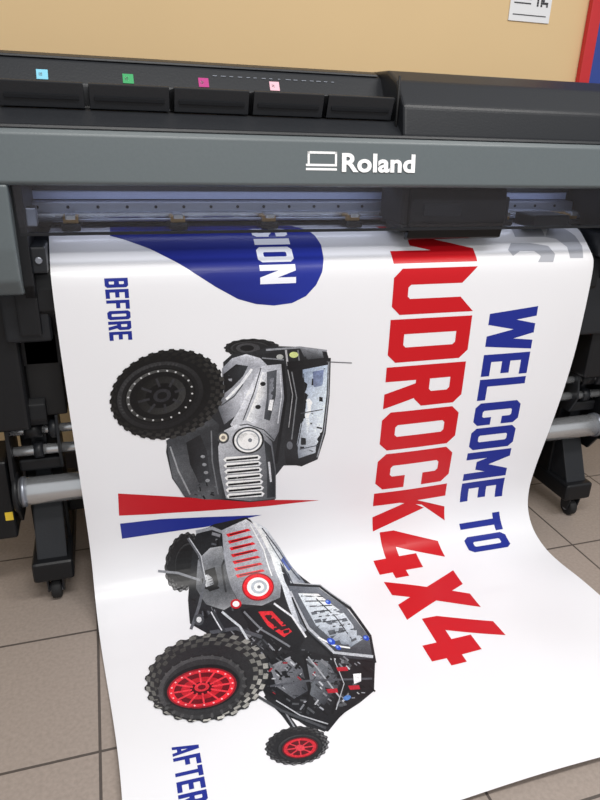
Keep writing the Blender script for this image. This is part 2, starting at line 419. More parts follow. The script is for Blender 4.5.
# front wing: smooth graded silver
PX(j1, [(222, 368), (232, 358), (246, 354), (260, 358), (268, 366), (258, 380), (246, 394), (240, 412), (224, 424), (218, 408), (222, 388)],
   [(110, 112, 120), (150, 152, 160), (186, 188, 196), (170, 172, 180), (146, 148, 156), (166, 168, 176), (186, 188, 196), (150, 152, 160), (84, 86, 92), (70, 72, 78), (96, 98, 104)])
PX(j1, [(223, 374), (236, 364), (248, 366), (243, 376), (232, 387), (224, 393)], [(14, 14, 16), (22, 22, 25), (44, 46, 50), (34, 36, 40), (18, 18, 20), (12, 12, 14)])
stroke(j1, [(226, 399), (240, 385), (252, 369)], 2.6, (206, 208, 214)); stroke(j1, [(221, 405), (234, 396), (243, 384)], 1.2, (54, 56, 60))
# bonnet
PX(j1, [(262, 366), (284, 364), (286, 395), (281, 428), (274, 442), (262, 432), (247, 427), (236, 432), (230, 424), (240, 408), (248, 390)],
   [(176, 178, 186), (140, 142, 150), (104, 106, 114), (86, 88, 94), (84, 86, 92), (136, 138, 144), (176, 178, 184), (190, 192, 198), (170, 172, 178), (190, 192, 200), (200, 202, 209)])
PX(j1, [(262, 372), (268, 372), (267, 396), (262, 420), (254, 424), (246, 420), (256, 396)], [(210, 212, 218), (160, 162, 170), (140, 142, 150), (130, 132, 140), (176, 178, 186), (214, 216, 222), (220, 222, 228)])
PX(j1, [(267, 372), (277, 370), (276, 396), (270, 421), (264, 419), (267, 396)], [(76, 78, 84), (60, 62, 68), (40, 42, 46), (42, 44, 48), (56, 58, 64), (70, 72, 78)])
PX(j1, [(270, 378), (274, 378), (273, 396), (268, 412)], (104, 106, 114))
stroke(j1, [(261, 368), (254, 392), (243, 420)], 1.1, (50, 51, 56)); stroke(j1, [(232, 426), (247, 424), (264, 430), (274, 440)], 1.1, (54, 56, 60))
stroke(j1, [(283, 364), (286, 398), (281, 430), (276, 464)], 3.2, (14, 14, 17)); stroke(j1, [(280, 368), (282, 396), (278, 424)], .9, (180, 182, 188))
PX(j1, ell(263, 384, 2.8, 2.2), (22, 22, 25)); PX(j1, ell(258, 407, 2.8, 2.2), (22, 22, 25))
# windscreen
PX(j1, [(287, 362), (331, 358), (330, 396), (326, 434), (318, 460), (302, 467), (286, 464), (284, 446), (289, 420), (291, 392)],
   [(12, 12, 15), (30, 31, 34), (24, 25, 28), (20, 21, 24), (30, 31, 34), (12, 12, 14), (12, 12, 14), (30, 31, 34), (22, 23, 26), (14, 14, 17)])
PX(j1, [(303, 370), (328, 365), (327, 394), (323, 430), (317, 453), (299, 459), (297, 446), (302, 420), (304, 396)],
   [(120, 134, 156), (166, 178, 194), (188, 198, 208), (200, 207, 216), (166, 172, 180), (106, 112, 122), (120, 126, 136), (166, 174, 186), (146, 156, 172)])
PX(j1, [(305, 400), (314, 398), (312, 426), (304, 440)], [(204, 210, 218), (222, 227, 233), (210, 215, 222), (180, 188, 198)])
PX(j1, [(313, 372), (324, 370), (323, 386), (314, 388)], [(84, 94, 124), (106, 118, 154), (118, 130, 156), (100, 108, 130)])
stroke(j1, [(301, 414), (323, 410)], 1, (60, 62, 68)); stroke(j1, [(300, 450), (318, 446)], 1, (70, 74, 82)); stroke(j1, [(304, 374), (305, 396), (303, 420), (298, 446)], .8, (30, 31, 34))
stroke(j1, [(292, 372), (297, 398), (292, 440)], 1.2, (96, 98, 102)); stroke(j1, [(288, 370), (293, 395), (289, 428)], .9, (130, 130, 134))
stroke(j1, [(329, 362), (328.5, 396), (324.5, 432), (317.5, 458)], 1.2, (120, 122, 128))
stroke(j1, [(327, 362), (352, 363)], .9, (80, 80, 84)); PX(j1, ell(290, 446, 3, 4), (84, 86, 92))
PX(j1, [(270, 400), (274, 400), (272, 411), (268, 410)], (206, 206, 210))
# grille panel
PX(j1, [(224, 430), (236, 424), (262, 432), (272, 442), (276, 470), (276, 499), (250, 501), (226, 498), (219, 470), (218, 446)],
   [(160, 162, 168), (196, 198, 204), (136, 138, 144), (84, 86, 92), (66, 68, 72), (58, 60, 64), (96, 98, 102), (130, 132, 138), (140, 142, 148), (164, 166, 172)])
PX(j1, [(264, 440), (271, 446), (275, 472), (275, 497), (267, 498), (267, 470)], [(34, 36, 40), (24, 25, 28), (24, 25, 28), (22, 23, 26), (44, 46, 50), (50, 52, 56)])
for i in range(7):
    y = 459+i*6.1; x0 = 223+.5*i; x1 = 261+.6*i
    PX(j1, [(x0, y), (x0+3, y-2.5), (x1-3, y-4.2), (x1, y-2), (x1-2, y+.8), (x0+2, y+2.4)], [(240, 241, 244), (236, 238, 240), (220, 222, 226), (200, 202, 208), (210, 212, 216), (240, 241, 244)])
    PX(j1, [(x0+3, y), (x1-3, y-2.7), (x1-3, y-.6), (x0+3, y+2.0)], (12, 12, 15))
stroke(j1, [(269, 462), (271, 482)], 2, (176, 178, 184))
PX(j1, ell(248, 440, 16, 13.5), (22, 23, 26)); PX(j1, ell(248, 440, 14, 12), [(244 if k < 20 else 200,)*3 for k in range(40)]); PX(j1, ell(248, 440, 11.8, 10.2), (104, 110, 118))
PX(j1, ell(248, 440, 10.4, 9), [(214+30*math.sin(k*.47),)*3 for k in range(40)]); PX(j1, ell(249, 439, 5.4, 4.8), (242, 244, 246)); PX(j1, ell(250, 440, 2, 2), (100, 104, 110))
PX(j1, ell(223, 437, 6, 6), (54, 55, 58)); PX(j1, ell(223, 437, 4, 4), (204, 196, 180)); PX(j1, ell(223, 437, 2, 2), (120, 112, 104))
# bumper
PX(j1, [(166, 440), (190, 426), (210, 416), (219, 424), (217, 446), (220, 472), (226, 499), (205, 499), (184, 496), (172, 476)],
   [(50, 52, 56), (70, 72, 76), (56, 58, 62), (40, 41, 44), (34, 35, 38), (44, 45, 48), (40, 41, 44), (84, 86, 90), (66, 68, 72), (80, 82, 86)])
PX(j1, [(186, 442), (200, 434), (207, 452), (210, 480), (199, 483), (190, 464)], [(16, 16, 18), (24, 24, 26), (34, 35, 38), (50, 52, 56), (40, 41, 44), (18, 18, 20)])
stroke(j1, [(170, 446), (178, 470), (190, 494)], 1.6, (130, 132, 136)); stroke(j1, [(211, 430), (212, 460), (218, 494)], 1.3, (96, 98, 102))
for y in (456, 464, 472, 480): PX(j1, ell(203+(y-458)*.2, y, 2.2, 1.6), (120, 122, 126))
clutter(j1, [(190, 484), (218, 480), (224, 498), (196, 497)], 12, [(18, 18, 20), (84, 86, 90), (60, 62, 66)], (2, 5))
j1.lift = (1, 0)
fx, fy = tire(j1, 167, 394, 57, 43, -16, (-7, 1), 34, (18, 18, 20), (42, 41, 40), (24, 24, 26), .02, .80)
PX(j1, ell(fx, fy, 36, 26.5, -16), (12, 12, 14)); PX(j1, ell(fx, fy, 34.5, 25.5, -16), [(50+34*math.sin(k/40*6.28+3.9),)*3 for k in range(40)]); PX(j1, ell(fx, fy, 31, 23, -16), (16, 16, 18)); PX(j1, ell(fx+1, fy, 25, 18.5, -16), [(36+18*math.sin(k/40*6.28+.9),)*3 for k in range(40)])
PX(j1, ell(fx+2, fy, 17, 12, -16), (12, 12, 14)); PX(j1, ell(fx+2, fy, 9, 6.5, -16), (42, 42, 46)); PX(j1, ell(fx+2, fy, 5, 3.5, -16), (16, 16, 18))
j1.k += 1
for p in ell(fx, fy, 32.6, 24, -16, 22): PX(j1, ell(p[0], p[1], 1.1, .9, 0, 8), (190, 190, 192), up=False)
for p, q in zip(ell(fx+1, fy, 24, 17.5, -16, 8), ell(fx+2, fy, 13, 9, -16, 8)): stroke(j1, [p, q], 2.4, (48, 48, 52), up=False)
j1.k += 1
for k in range(24):
    p = ell(fx, fy, 41, 30.5, -16, 60)[(k+28) % 60]
    if k % 7 != 6: PX(j1, ell(p[0], p[1], 1.5, 1., k*6, 6), (58, 58, 60), up=False)
j1.build()

j2 = Art('printed_vehicle_after', M_photo)
tire(j2, 184, 562, 18, 29, 12, (3, 0), 18, (34, 34, 36), (84, 84, 85), (28, 28, 30), .05, .7)
stroke(j2, [(266, 698), (284, 716), (304, 742)], 6, (34, 35, 38)); stroke(j2, [(318, 716), (312, 740)], 7, (40, 41, 44)); stroke(j2, [(270, 700), (286, 716), (300, 738)], 1.6, (140, 142, 148)); stroke(j2, [(290, 716), (326, 730)], 7, (28, 29, 32))
tire(j2, 297, 747, 31, 18, -8, (3, 2), 22, (34, 34, 36), (90, 90, 92), (34, 34, 36), .05, .74)
PX(j2, ell(300, 749, 18, 10, -8), (100, 18, 28)); PX(j2, ell(300, 749, 16.5, 9, -8), (196, 40, 52)); PX(j2, ell(300, 749, 13, 7, -8), (90, 18, 26)); PX(j2, ell(300, 749, 5, 3), (206, 60, 72))
for p, q in zip(ell(300, 749, 15, 8, -8, 8), ell(300, 749, 5, 3, -8, 8)): stroke(j2, [p, q], 1.2, (206, 56, 68), up=False)
j2.lift = (1.06, 4)
body2 = [(196, 534), (214, 524), (246, 517), (262, 527), (276, 545), (290, 566), (316, 588), (346, 610), (366, 638), (375, 664), (374, 692), (360, 704), (342, 716),
         (328, 733), (306, 728), (284, 714), (266, 700), (252, 672), (226, 650), (210, 636), (190, 624), (188, 600), (190, 574)]
PX(j2, body2, (30, 31, 34))
clutter(j2, [(196, 540), (226, 530), (240, 606), (200, 628), (190, 590)], 46, [(18, 18, 20), (120, 122, 128), (76, 78, 84), (40, 40, 44)], (3, 9), .3, [70, 80, 15])
PX(j2, [(198, 560), (210, 548), (222, 546), (228, 566), (232, 588), (238, 602), (224, 610), (206, 604), (196, 588)],
   [(120, 122, 128), (176, 178, 184), (140, 142, 146), (70, 72, 76), (66, 68, 72), (110, 112, 116), (140, 142, 146), (100, 102, 106), (80, 82, 86)])
PX(j2, [(200, 572), (215, 567), (220, 588), (205, 593)], (18, 18, 20)); PX(j2, [(203, 576), (211, 573), (214, 584), (206, 587)], [(210, 212, 216), (130, 132, 136), (100, 102, 106), (170, 172, 178)])
for i in range(5): stroke(j2, [(204+i*.6, 576+i*2.4), (213+i*.4, 573+i*2.4)], .6, (40, 40, 44), up=False)
stroke(j2, [(158, 571), (178, 573), (200, 580)], 2.4, (120, 122, 128)); stroke(j2, [(188, 538), (200, 556), (205, 580), (199, 606), (191, 630)], 3, (84, 86, 92)); stroke(j2, [(189, 538), (201, 556), (206, 580)], 1, (176, 178, 184))
stroke(j2, [(196, 532), (212, 528), (232, 536), (226, 562)], 3.4, (140, 143, 150)); stroke(j2, [(234, 540), (222, 566), (226, 592)], 2, (40, 41, 44))
PX(j2, ell(199, 620, 5, 6), (60, 62, 66)); PX(j2, ell(199, 620, 2.6, 3), (186, 188, 192))
PX(j2, [(222, 530), (246, 519), (262, 530), (272, 552), (282, 578), (280, 598), (262, 606), (240, 604), (230, 584), (224, 556)],
   [(150, 152, 160), (210, 212, 218), (190, 192, 200), (166, 168, 176), (150, 152, 160), (110, 112, 118), (140, 142, 148), (100, 102, 108), (116, 118, 124), (146, 148, 156)])
for i in range(7):
    y = 530+i*6.8; x0 = 226+i*1.6; x1 = 250+i*2.4
    PX(j2, [(x0, y+4), (x1-2, y-1.5), (x1+1, y+.4), (x0+2, y+7)], (204, 24, 34)); PX(j2, [(x0+3, y+4.2), (x1-4, y+.3), (x1-4, y+1.3), (x0+4, y+5.2)], (50, 12, 18))
stroke(j2, [(250, 524), (264, 550), (272, 576)], 1.2, (230, 232, 236)); stroke(j2, [(256, 524), (270, 550), (279, 574)], 1.2, (60, 62, 68))
PX(j2, ell(258, 587, 16, 14), (130, 14, 24)); PX(j2, ell(258, 587, 14.8, 12.8), (216, 32, 42)); PX(j2, ell(258, 587, 11, 9.5), (240, 240, 244)); PX(j2, ell(259, 587, 8, 6.8), (170, 176, 184)); PX(j2, ell(259, 587, 5, 4.4), (236, 238, 240)); PX(j2, ell(259, 587, 1.8, 1.6), (110, 112, 118))
PX(j2, ell(236, 604, 5.5, 5), (176, 26, 38)); PX(j2, ell(236, 604, 3.4, 3), (226, 227, 230))
PX(j2, [(250, 519), (266, 528), (280, 548), (298, 574), (316, 596), (322, 622), (302, 636), (290, 612), (282, 586), (271, 556), (260, 534)],
   [(216, 220, 226), (190, 194, 202), (146, 150, 160), (110, 116, 128), (90, 96, 106), (80, 84, 92), (150, 154, 162), (196, 200, 208), (212, 216, 222), (226, 230, 236), (232, 234, 239)])
PX(j2, [(280, 562), (289, 574), (298, 594), (293, 597), (285, 582)], (34, 36, 42)); PX(j2, [(302, 604), (312, 608), (313, 620), (305, 622)], (26, 27, 31))
stroke(j2, [(266, 536), (282, 562), (298, 592), (308, 622)], 1, (70, 74, 84)); PX(j2, [(284, 556), (292, 568), (289, 571), (281, 560)], (60, 80, 150)); stroke(j2, [(262, 528), (280, 552), (300, 580)], 1.2, (60, 64, 74))
PX(j2, [(240, 610), (258, 606), (276, 606), (292, 622), (304, 642), (298, 656), (276, 650), (254, 636)], (18, 19, 22))
PX(j2, [(258, 612), (272, 612), (292, 634), (284, 640), (268, 628)], (200, 32, 42)); PX(j2, [(264, 616), (271, 616), (285, 632), (281, 633), (268, 622)], (40, 12, 16))
stroke(j2, [(244, 612), (262, 632), (290, 650)], 2, (110, 112, 118)); stroke(j2, [(274, 604), (292, 618), (306, 640)], 2., (210, 212, 218))
clutter(j2, [(232, 614), (250, 620), (290, 654), (272, 664), (256, 662), (232, 640)], 44, [(16, 16, 18), (60, 62, 66), (120, 122, 128), (26, 26, 28)], (3, 8), .3, [45, 50, 130])
PX(j2, [(288, 586), (318, 588), (346, 610), (368, 638), (374, 660), (352, 662), (330, 654), (316, 642), (300, 626)], [(84, 88, 96), (110, 114, 122), (100, 104, 112), (84, 88, 94), (50, 52, 58), (40, 42, 48), (50, 52, 58), (64, 68, 74), (76, 80, 88)])
PX(j2, [(298, 594), (318, 595), (344, 616), (363, 641), (351, 649), (334, 644), (316, 628)],
   [(206, 213, 220), (232, 237, 242), (200, 206, 214), (166, 174, 184), (110, 118, 130), (126, 134, 146), (170, 178, 188)])
for i in range(9):
    t = i/8; stroke(j2, [(301+t*34, 597+t*44), (323+t*36, 598+t*38)], 1.2, (44, 48, 54), up=False)
j2.k += 1
stroke(j2, [(316, 600), (336, 620), (352, 642)], 1.1, (50, 52, 58)); stroke(j2, [(290, 585), (320, 587), (350, 611), (370, 638), (375, 664)], 2.8, (26, 28, 32)); stroke(j2, [(294, 583.5), (320, 585.5), (351, 609.5)], 1., (160, 162, 168))
stroke(j2, [(290, 592), (308, 630), (334, 655), (373, 658)], 2.8, (170, 173, 180)); stroke(j2, [(292, 598), (308, 635), (334, 660), (373, 663)], 1.6, (14, 14, 17))
stroke(j2, [(318, 640), (334, 648), (350, 650)], 1.6, (224, 226, 230))
for c_ in ((328, 604, 3.), (331, 644, 4.4), (366, 640, 3.2), (338, 650, 3)):
    PX(j2, ell(c_[0], c_[1], c_[2], c_[2]*.7, 30), (30, 66, 176)); PX(j2, ell(c_[0]-.8, c_[1]-.6, c_[2]*.4, c_[2]*.3, 30), (120, 150, 226))
PX(j2, [(268, 664), (300, 652), (332, 660), (374, 664), (374, 690), (356, 704), (330, 728), (304, 724), (278, 706), (258, 688)], (20, 21, 24))
PX(j2, [(270, 670), (290, 660), (302, 672), (308, 694), (294, 702), (276, 690)], [(110, 112, 118), (140, 142, 148), (76, 78, 84), (50, 52, 58), (76, 78, 84), (100, 102, 108)])
PX(j2, [(306, 662), (328, 664), (340, 686), (324, 708), (310, 698)], [(110, 114, 120), (84, 88, 94), (60, 62, 68), (40, 42, 48), (84, 88, 94)])
clutter(j2, [(264, 664), (300, 652), (372, 664), (372, 690), (336, 716), (300, 720), (270, 694)], 130, [(12, 12, 14), (12, 12, 14), (20, 20, 22), (70, 72, 76), (110, 112, 118), (44, 46, 50)], (3, 9), .3, [38, 42, 128, 0])
clutter(j2, [(264, 664), (300, 652), (372, 664), (372, 690), (336, 716), (300, 720), (270, 694)], 26, [(170, 172, 178), (140, 142, 150), (130, 24, 36)], (2, 6), .3, [38, 42, 128, 0])
stroke(j2, [(304, 658), (310, 690), (304, 720)], 2.4, (12, 12, 15)); stroke(j2, [(332, 660), (342, 686), (332, 716)], 2.6, (12, 12, 15)); stroke(j2, [(308, 660), (340, 700)], 1.4, (150, 152, 158))
stroke(j2, [(270, 690), (310, 684), (372, 680)], 2, (70, 72, 78)); stroke(j2, [(334, 662), (344, 686), (336, 712)], .9, (160, 162, 168))
for c_ in ((342, 672), (354, 690), (332, 694)): PX(j2, [(c_[0]-6, c_[1]-2), (c_[0]+5, c_[1]-3), (c_[0]+6, c_[1]+1), (c_[0]-4, c_[1]+2)], (160, 28, 42))
PX(j2, [(353, 676), (361, 675), (361, 683), (354, 686)], (214, 214, 218)); PX(j2, ell(347, 700, 4, 2.4, -20), (70, 110, 170))
stroke(j2, [(258, 700), (282, 714), (326, 730)], 2.6, (60, 62, 66)); stroke(j2, [(276, 704), (300, 718), (328, 726)], 1.2, (160, 162, 168))
stroke(j2, [(210, 634), (236, 630), (262, 640)], 4, (70, 72, 78)); stroke(j2, [(222, 612), (240, 628), (252, 650)], 2.4, (186, 190, 196)); stroke(j2, [(212, 612), (224, 634)], 5, (50, 52, 56)); stroke(j2, [(211, 612), (222, 632)], 1.2, (200, 202, 208))
j2.lift = (1.05, 2)
fx, fy = tire(j2, 207, 680, 60, 43, -10, (-5, 10), 26, (38, 38, 40), (124, 123, 119), (44, 44, 46), .05, .76)
j2.k += 1
for k in range(26):
    a = 2*math.pi*k/26; p = ell(fx, fy, 43, 30, -10, 26)[k]; PX(j2, ell(p[0], p[1], 2.6, 1.5, math.degrees(a), 8), (70, 70, 71), up=False)
PX(j2, ell(fx, fy, 38, 22.5, -8), (24, 24, 26)); PX(j2, ell(fx, fy+1, 35, 20, -8), (130, 20, 32)); PX(j2, ell(fx, fy+1, 33, 18.5, -8), [(206+24*math.sin(k*.4), 40, 52) for k in range(40)]); PX(j2, ell(fx, fy+1, 28, 15.5, -8), (96, 14, 24)); PX(j2, ell(fx, fy+1, 21, 11, -8), (176, 28, 40))
PX(j2, ell(fx, fy+1, 12, 6.5, -8), (64, 10, 18)); PX(j2, ell(fx, fy, 7.5, 4.4, -8), (206, 46, 58)); PX(j2, ell(fx, fy, 4, 2.4, -8), (100, 16, 26))
j2.k += 1
for p, q in zip(ell(fx, fy+1, 30, 16, -8, 12), ell(fx, fy+1, 10, 5, -8, 12)): stroke(j2, [p, q], 1.8, (216, 52, 64), up=False)
j2.k += 1
for p in ell(fx, fy+1, 31, 17.2, -8, 20): PX(j2, ell(p[0], p[1], 1., .8, 0, 8), (240, 170, 178), up=False)
j2.build()

# ---------------------------------------------------------------- printer
P = empty('large_format_printer')
X0, X1 = -.50, 1.98
prism('hood', [(1.545, 1.15), (1.535, 1.262), (1.585, 1.300), (1.665, 1.305), (1.668, 1.352), (1.70, 1.402), (1.725, 1.412), (2.15, 1.40), (2.15, 1.10), (1.90, 1.10), (1.86, 1.15)], X0, X1, M_cover, P, .004)
prism('front_cover_bar', [(1.502, 1.153), (1.498, 1.158), (1.508, 1.250), (1.516, 1.262), (1.56, 1.266), (1.56, 1.15), (1.51, 1.15)], X0, X1, M_grey, P, .003, 3)
prism('front_cover_lip', [(1.512, 1.262), (1.515, 1.268), (1.60, 1.272), (1.60, 1.26)], X0, X1, M_dark, P, .001)
prism('top_edge_trim', [(1.700, 1.405), (1.702, 1.410), (1.735, 1.418), (1.76, 1.417), (1.76, 1.40)], X0, .72, M_dark, P, .001)
for k in range(6):
    a = -.352+.179*k; c = a+.168
    if c > .73: break
    prism('ink_tray_%d' % k, [(1.580, 1.302), (1.563, 1.350), (1.569, 1.353), (1.592, 1.306)], a, c, M_cover, P, .0015)
    prism('ink_tray_step_%d' % k, [(1.571, 1.318), (1.567, 1.326), (1.582, 1.326), (1.582, 1.318)], a+.01, c-.01, M_dark, P, .0008)
    prism('ink_tray_side_%d' % (2*k), [(1.566, 1.350), (1.58, 1.303), (1.665, 1.305), (1.667, 1.350)], a, a+.004, M_cover, P, .0006)
    prism('ink_tray_side_%d' % (2*k+1), [(1.566, 1.350), (1.58, 1.303), (1.665, 1.305), (1.667, 1.350)], c-.004, c, M_cover, P, .0006)
    prism('ink_tray_floor_%d' % k, [(1.60, 1.306), (1.66, 1.309), (1.664, 1.350), (1.66, 1.350), (1.655, 1.312), (1.60, 1.309)], a+.004, c-.004, M_pit, P, 0)
def on_slope(name, x0, x1, t0, t1, mt):
    (ya, za), (yb, zb) = (1.668, 1.352), (1.70, 1.402); L = math.hypot(yb-ya, zb-za); ny, nz = -(zb-za)/L, (yb-ya)/L
    q = lambda t, h: (ya+(yb-ya)*t+ny*h, za+(zb-za)*t+nz*h)
    prism(name, [q(t0, 0), q(t1, 0), q(t1, .0015), q(t0, .0015)], x0, x1, mt, P, 0)
for i, (x, mt) in enumerate(((-.095, M_cy), (.089, M_gr), (.262, M_mg), (.435, M_pk))):
    on_slope('ink_tag_%d' % i, x-.006, x+.018, .15, .55, mt)
    on_slope('ink_tag_mark_%d' % i, x-.001, x+.006, .28, .42, M_white)
for i in range(16):
    x = .29+.020*i+random.uniform(0, .004)
    on_slope('label_print_%d' % i, x, x+random.uniform(.006, .014), .66, .69, M_steel)
prism('side_service_cover', [(1.533, 1.264), (1.548, 1.335), (1.60, 1.392), (1.66, 1.418), (1.9, 1.425), (1.9, 1.30), (1.6, 1.266)], .728, X1, M_cover, P, .008, 3)
tube('cover_gap_cable', 1.275, 1.40, .003, .722, 1.57, M_pit, P, 'Z')
cu = bpy.data.curves.new('logo_text', 'FONT'); cu.body = 'Roland'; cu.size = .056; cu.extrude = .0008; cu.offset = .0018; cu.space_character = 1.03
lo = bpy.data.objects.new('logo_text', cu); sc.collection.objects.link(lo)
lo.rotation_euler = (math.radians(90)-math.atan2(.01, .092), 0, 0); lo.location = (.557, 1.4995, 1.187); lo.scale = (1.2, 1, 1)
bpy.context.view_layer.update()
me = bpy.data.meshes.new_from_object(lo); mo = bpy.data.objects.new('logo_lettering', me); sc.collection.objects.link(mo)
mo.matrix_world = lo.matrix_world.copy(); mo.parent = P; me.materials.clear(); me.materials.append(M_white); bpy.data.objects.remove(lo)
def bar_pt(x, z): return Vector((x, 1.498+(z-1.158)/.092*.010-.0009, z))
def bar_poly(name, pts, mt):
    bm = bmesh.new(); bm.faces.new([bm.verts.new(bar_pt(*p)) for p in pts])
    r = bmesh.ops.extrude_face_region(bm, geom=bm.faces[:]); bmesh.ops.translate(bm, vec=(0, .0009, 0), verts=[v for v in r['geom'] if isinstance(v, bmesh.types.BMVert)])
    obj_from_bm(name, bm, mt, P)
z0, z1 = 1.188, 1.229; xa, xb = .472, .548; t = .005
bar_poly('logo_frame_top', [(xa+.004, z1), (xb, z1), (xb, z1-t), (xa+.004, z1-t)], M_white)
bar_poly('logo_frame_left', [(xa+.004, z1), (xa+t+.004, z1), (xa+t+.004, z0+.014), (xa+.004, z0+.014)], M_white)
bar_poly('logo_frame_right', [(xb-t, z1), (xb, z1), (xb, z0+.014), (xb-t, z0+.014)], M_white)
bar_poly('logo_frame_mid', [(xa, z0+.014), (xb, z0+.014), (xb, z0+.014-t), (xa, z0+.014-t)], M_white)
bar_poly('logo_frame_low', [(xa, z0+t), (xb, z0+t), (xb, z0), (xa, z0)], M_white)
bar_poly('bar_badge', [(1.425, 1.206), (1.47, 1.206), (1.47, 1.203), (1.425, 1.203)], M_white)
bar_poly('bar_badge_b', [(1.425, 1.197), (1.47, 1.197), (1.47, 1.190), (1.425, 1.190)], M_white)
# interior
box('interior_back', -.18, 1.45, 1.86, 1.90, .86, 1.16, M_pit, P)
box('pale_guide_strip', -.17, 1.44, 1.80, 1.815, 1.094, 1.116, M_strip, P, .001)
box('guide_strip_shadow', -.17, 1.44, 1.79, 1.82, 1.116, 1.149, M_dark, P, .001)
box('carriage_rail', -.17, 1.44, 1.76, 1.80, 1.066, 1.092, M_steel, P, .003)
box('rail_lip', -.17, 1.44, 1.745, 1.765, 1.054, 1.066, M_alu, P, .002)
for i in range(22):
    x = -.14+i*.072
    lathe_x('rail_hole_%d' % i, [(1.7585, .004), (1.7615, .004)], x, 1.079, M_pit, P, 14, 'Y')
for i in range(7):
    x = -.063+i*.24+(.02 if i else 0)
    box('pinch_arm_%d' % i, x-.018, x+.018, 1.70, 1.745, 1.046, 1.062, M_brass, P, .002)
    box('pinch_arm_base_%d' % i, x-.026, x+.026, 1.72, 1.75, 1.036, 1.052, M_dark, P, .002)
    box('pinch_lever_%d' % i, x-.012, x+.012, 1.69, 1.72, 1.056, 1.068, M_alu, P, .002)
    tube('pinch_roller_%d' % i, x-.022, x+.022, .009, 1.695, 1.038, M_rub, P)
for i in range(13):
    x = -.12+i*.122
    box('media_clamp_%d' % i, x-.02, x+.02, 1.735, 1.75, 1.052, 1.060, M_alu, P, .002)
tube('pinch_bar', -.16, 1.44, .004, 1.72, 1.052, M_steel, P)
prism('platen', [(1.86, 1.018), (1.70, 1.016), (1.66, 1.005), (1.61, .962), (1.598, .945), (1.592, .91), (1.592, .86), (1.66, .78), (1.86, .78)], -.165, 1.445, M_black, P, .002)
box('print_carriage', .770, 1.085, 1.592, 1.74, 1.040, 1.149, M_pit, P, .012, 4)
prism('carriage_front', [(1.604, 1.008), (1.578, 1.014), (1.568, 1.06), (1.568, 1.11), (1.580, 1.142), (1.604, 1.145)], .785, 1.07, M_gloss, P, .006, 3)
box('carriage_panel', .82, .93, 1.5655, 1.57, 1.075, 1.105, M_dark, P, .001)
box('carriage_foot', .765, .88, 1.585, 1.68, 1.030, 1.05, M_black, P, .004)
box('carriage_side_block', 1.065, 1.10, 1.60, 1.70, 1.05, 1.12, M_black, P, .006)
tube('carriage_knob', 1.118, 1.135, .01, .86, 1.59, M_dark, P, 'Z')
box('cutter_unit', 1.19, 1.31, 1.60, 1.70, 1.034, 1.07, M_black, P, .008, 3)
mg = bpy.data.materials.new('smoked_window'); mg.use_nodes = True; nt = mg.node_tree; nt.nodes.remove(nt.nodes['Principled BSDF'])
tr = nt.nodes.new('ShaderNodeBsdfTransparent'); tr.inputs[0].default_value = (.86, .88, .92, 1); gl = nt.nodes.new('ShaderNodeBsdfGlossy'); gl.inputs['Roughness'].default_value = .08
gl.inputs[0].default_value = (.7, .75, .85, 1)
ms = nt.nodes.new('ShaderNodeMixShader'); ms.inputs[0].default_value = .05
nt.links.new(tr.outputs[0], ms.inputs[1]); nt.links.new(gl.outputs[0], ms.inputs[2]); nt.links.new(ms.outputs[0], nt.nodes['Material Output'].inputs[0])
prism('front_window', [(1.522, 1.15), (1.5245, 1.15), (1.5485, 1.045), (1.546, 1.045)], -.165, 1.44, mg, P, 0)
prism('window_edge', [(1.544, 1.048), (1.549, 1.048), (1.550, 1.041), (1.545, 1.041)], -.165, 1.44, M_dark, P, .0005)
# end units
prism('end_cap_left', [(1.50, 1.153), (1.498, 1.02), (1.506, .95), (1.53, .915), (1.60, .90), (2.12, .90), (2.12, 1.15)], X0, -.172, M_grey, P, .008, 4)
prism('end_inner_left', [(1.545, 1.15), (1.545, .93), (1.60, .88), (2.12, .88), (2.12, 1.15)], -.175, -.150, M_black, P, .003)
box('end_latch_left', -.152, -.118, 1.56, 1.66, .955, 1.015, M_dark, P, .005)
tube('end_screw_left', 1.555, 1.562, .008, -.135, .985, M_steel, P, 'Y')
tube('end_screw_left_b', 1.592, 1.602, .007, -.165, .885, M_steel, P, 'Y')
tube('grit_shaft', -.15, 1.44, .008, 1.72, 1.008, M_steel, P)
box('end_hinge_left', -.15, -.128, 1.555, 1.60, 1.06, 1.10, M_steel, P, .003)
prism('end_unit_right', [(1.50, 1.153), (1.50, 1.0), (1.52, .93), (1.60, .88), (2.12, .88), (2.12, 1.15)], 1.455, X1, M_black, P, .008, 4)
box('end_latch_right', 1.42, 1.457, 1.58, 1.70, .95, 1.02, M_dark, P, .005)
box('underbody', X0+.06, X1-.06, 1.66, 2.10, .70, .885, M_black, P, .006)
box('left_drop_panel', -.235, -.128, 1.60, 1.74, .78, .905, M_dark, P, .012, 3)
box('left_side_block', -.36, -.21, 1.62, 1.80, .54, .90, M_black, P, .012, 3)
box('left_inner_block', -.21, -.12, 1.66, 1.80, .56, .80, M_pit, P, .008, 3)
box('left_drop_rib', -.20, -.15, 1.585, 1.61, .80, .96, M_black, P, .006)
box('right_drop_panel', 1.415, 1.60, 1.60, 1.74, .70, .905, M_dark, P, .012, 3)
box('right_side_block', 1.50, 1.80, 1.62, 1.80, .54, .90, M_black, P, .012, 3)
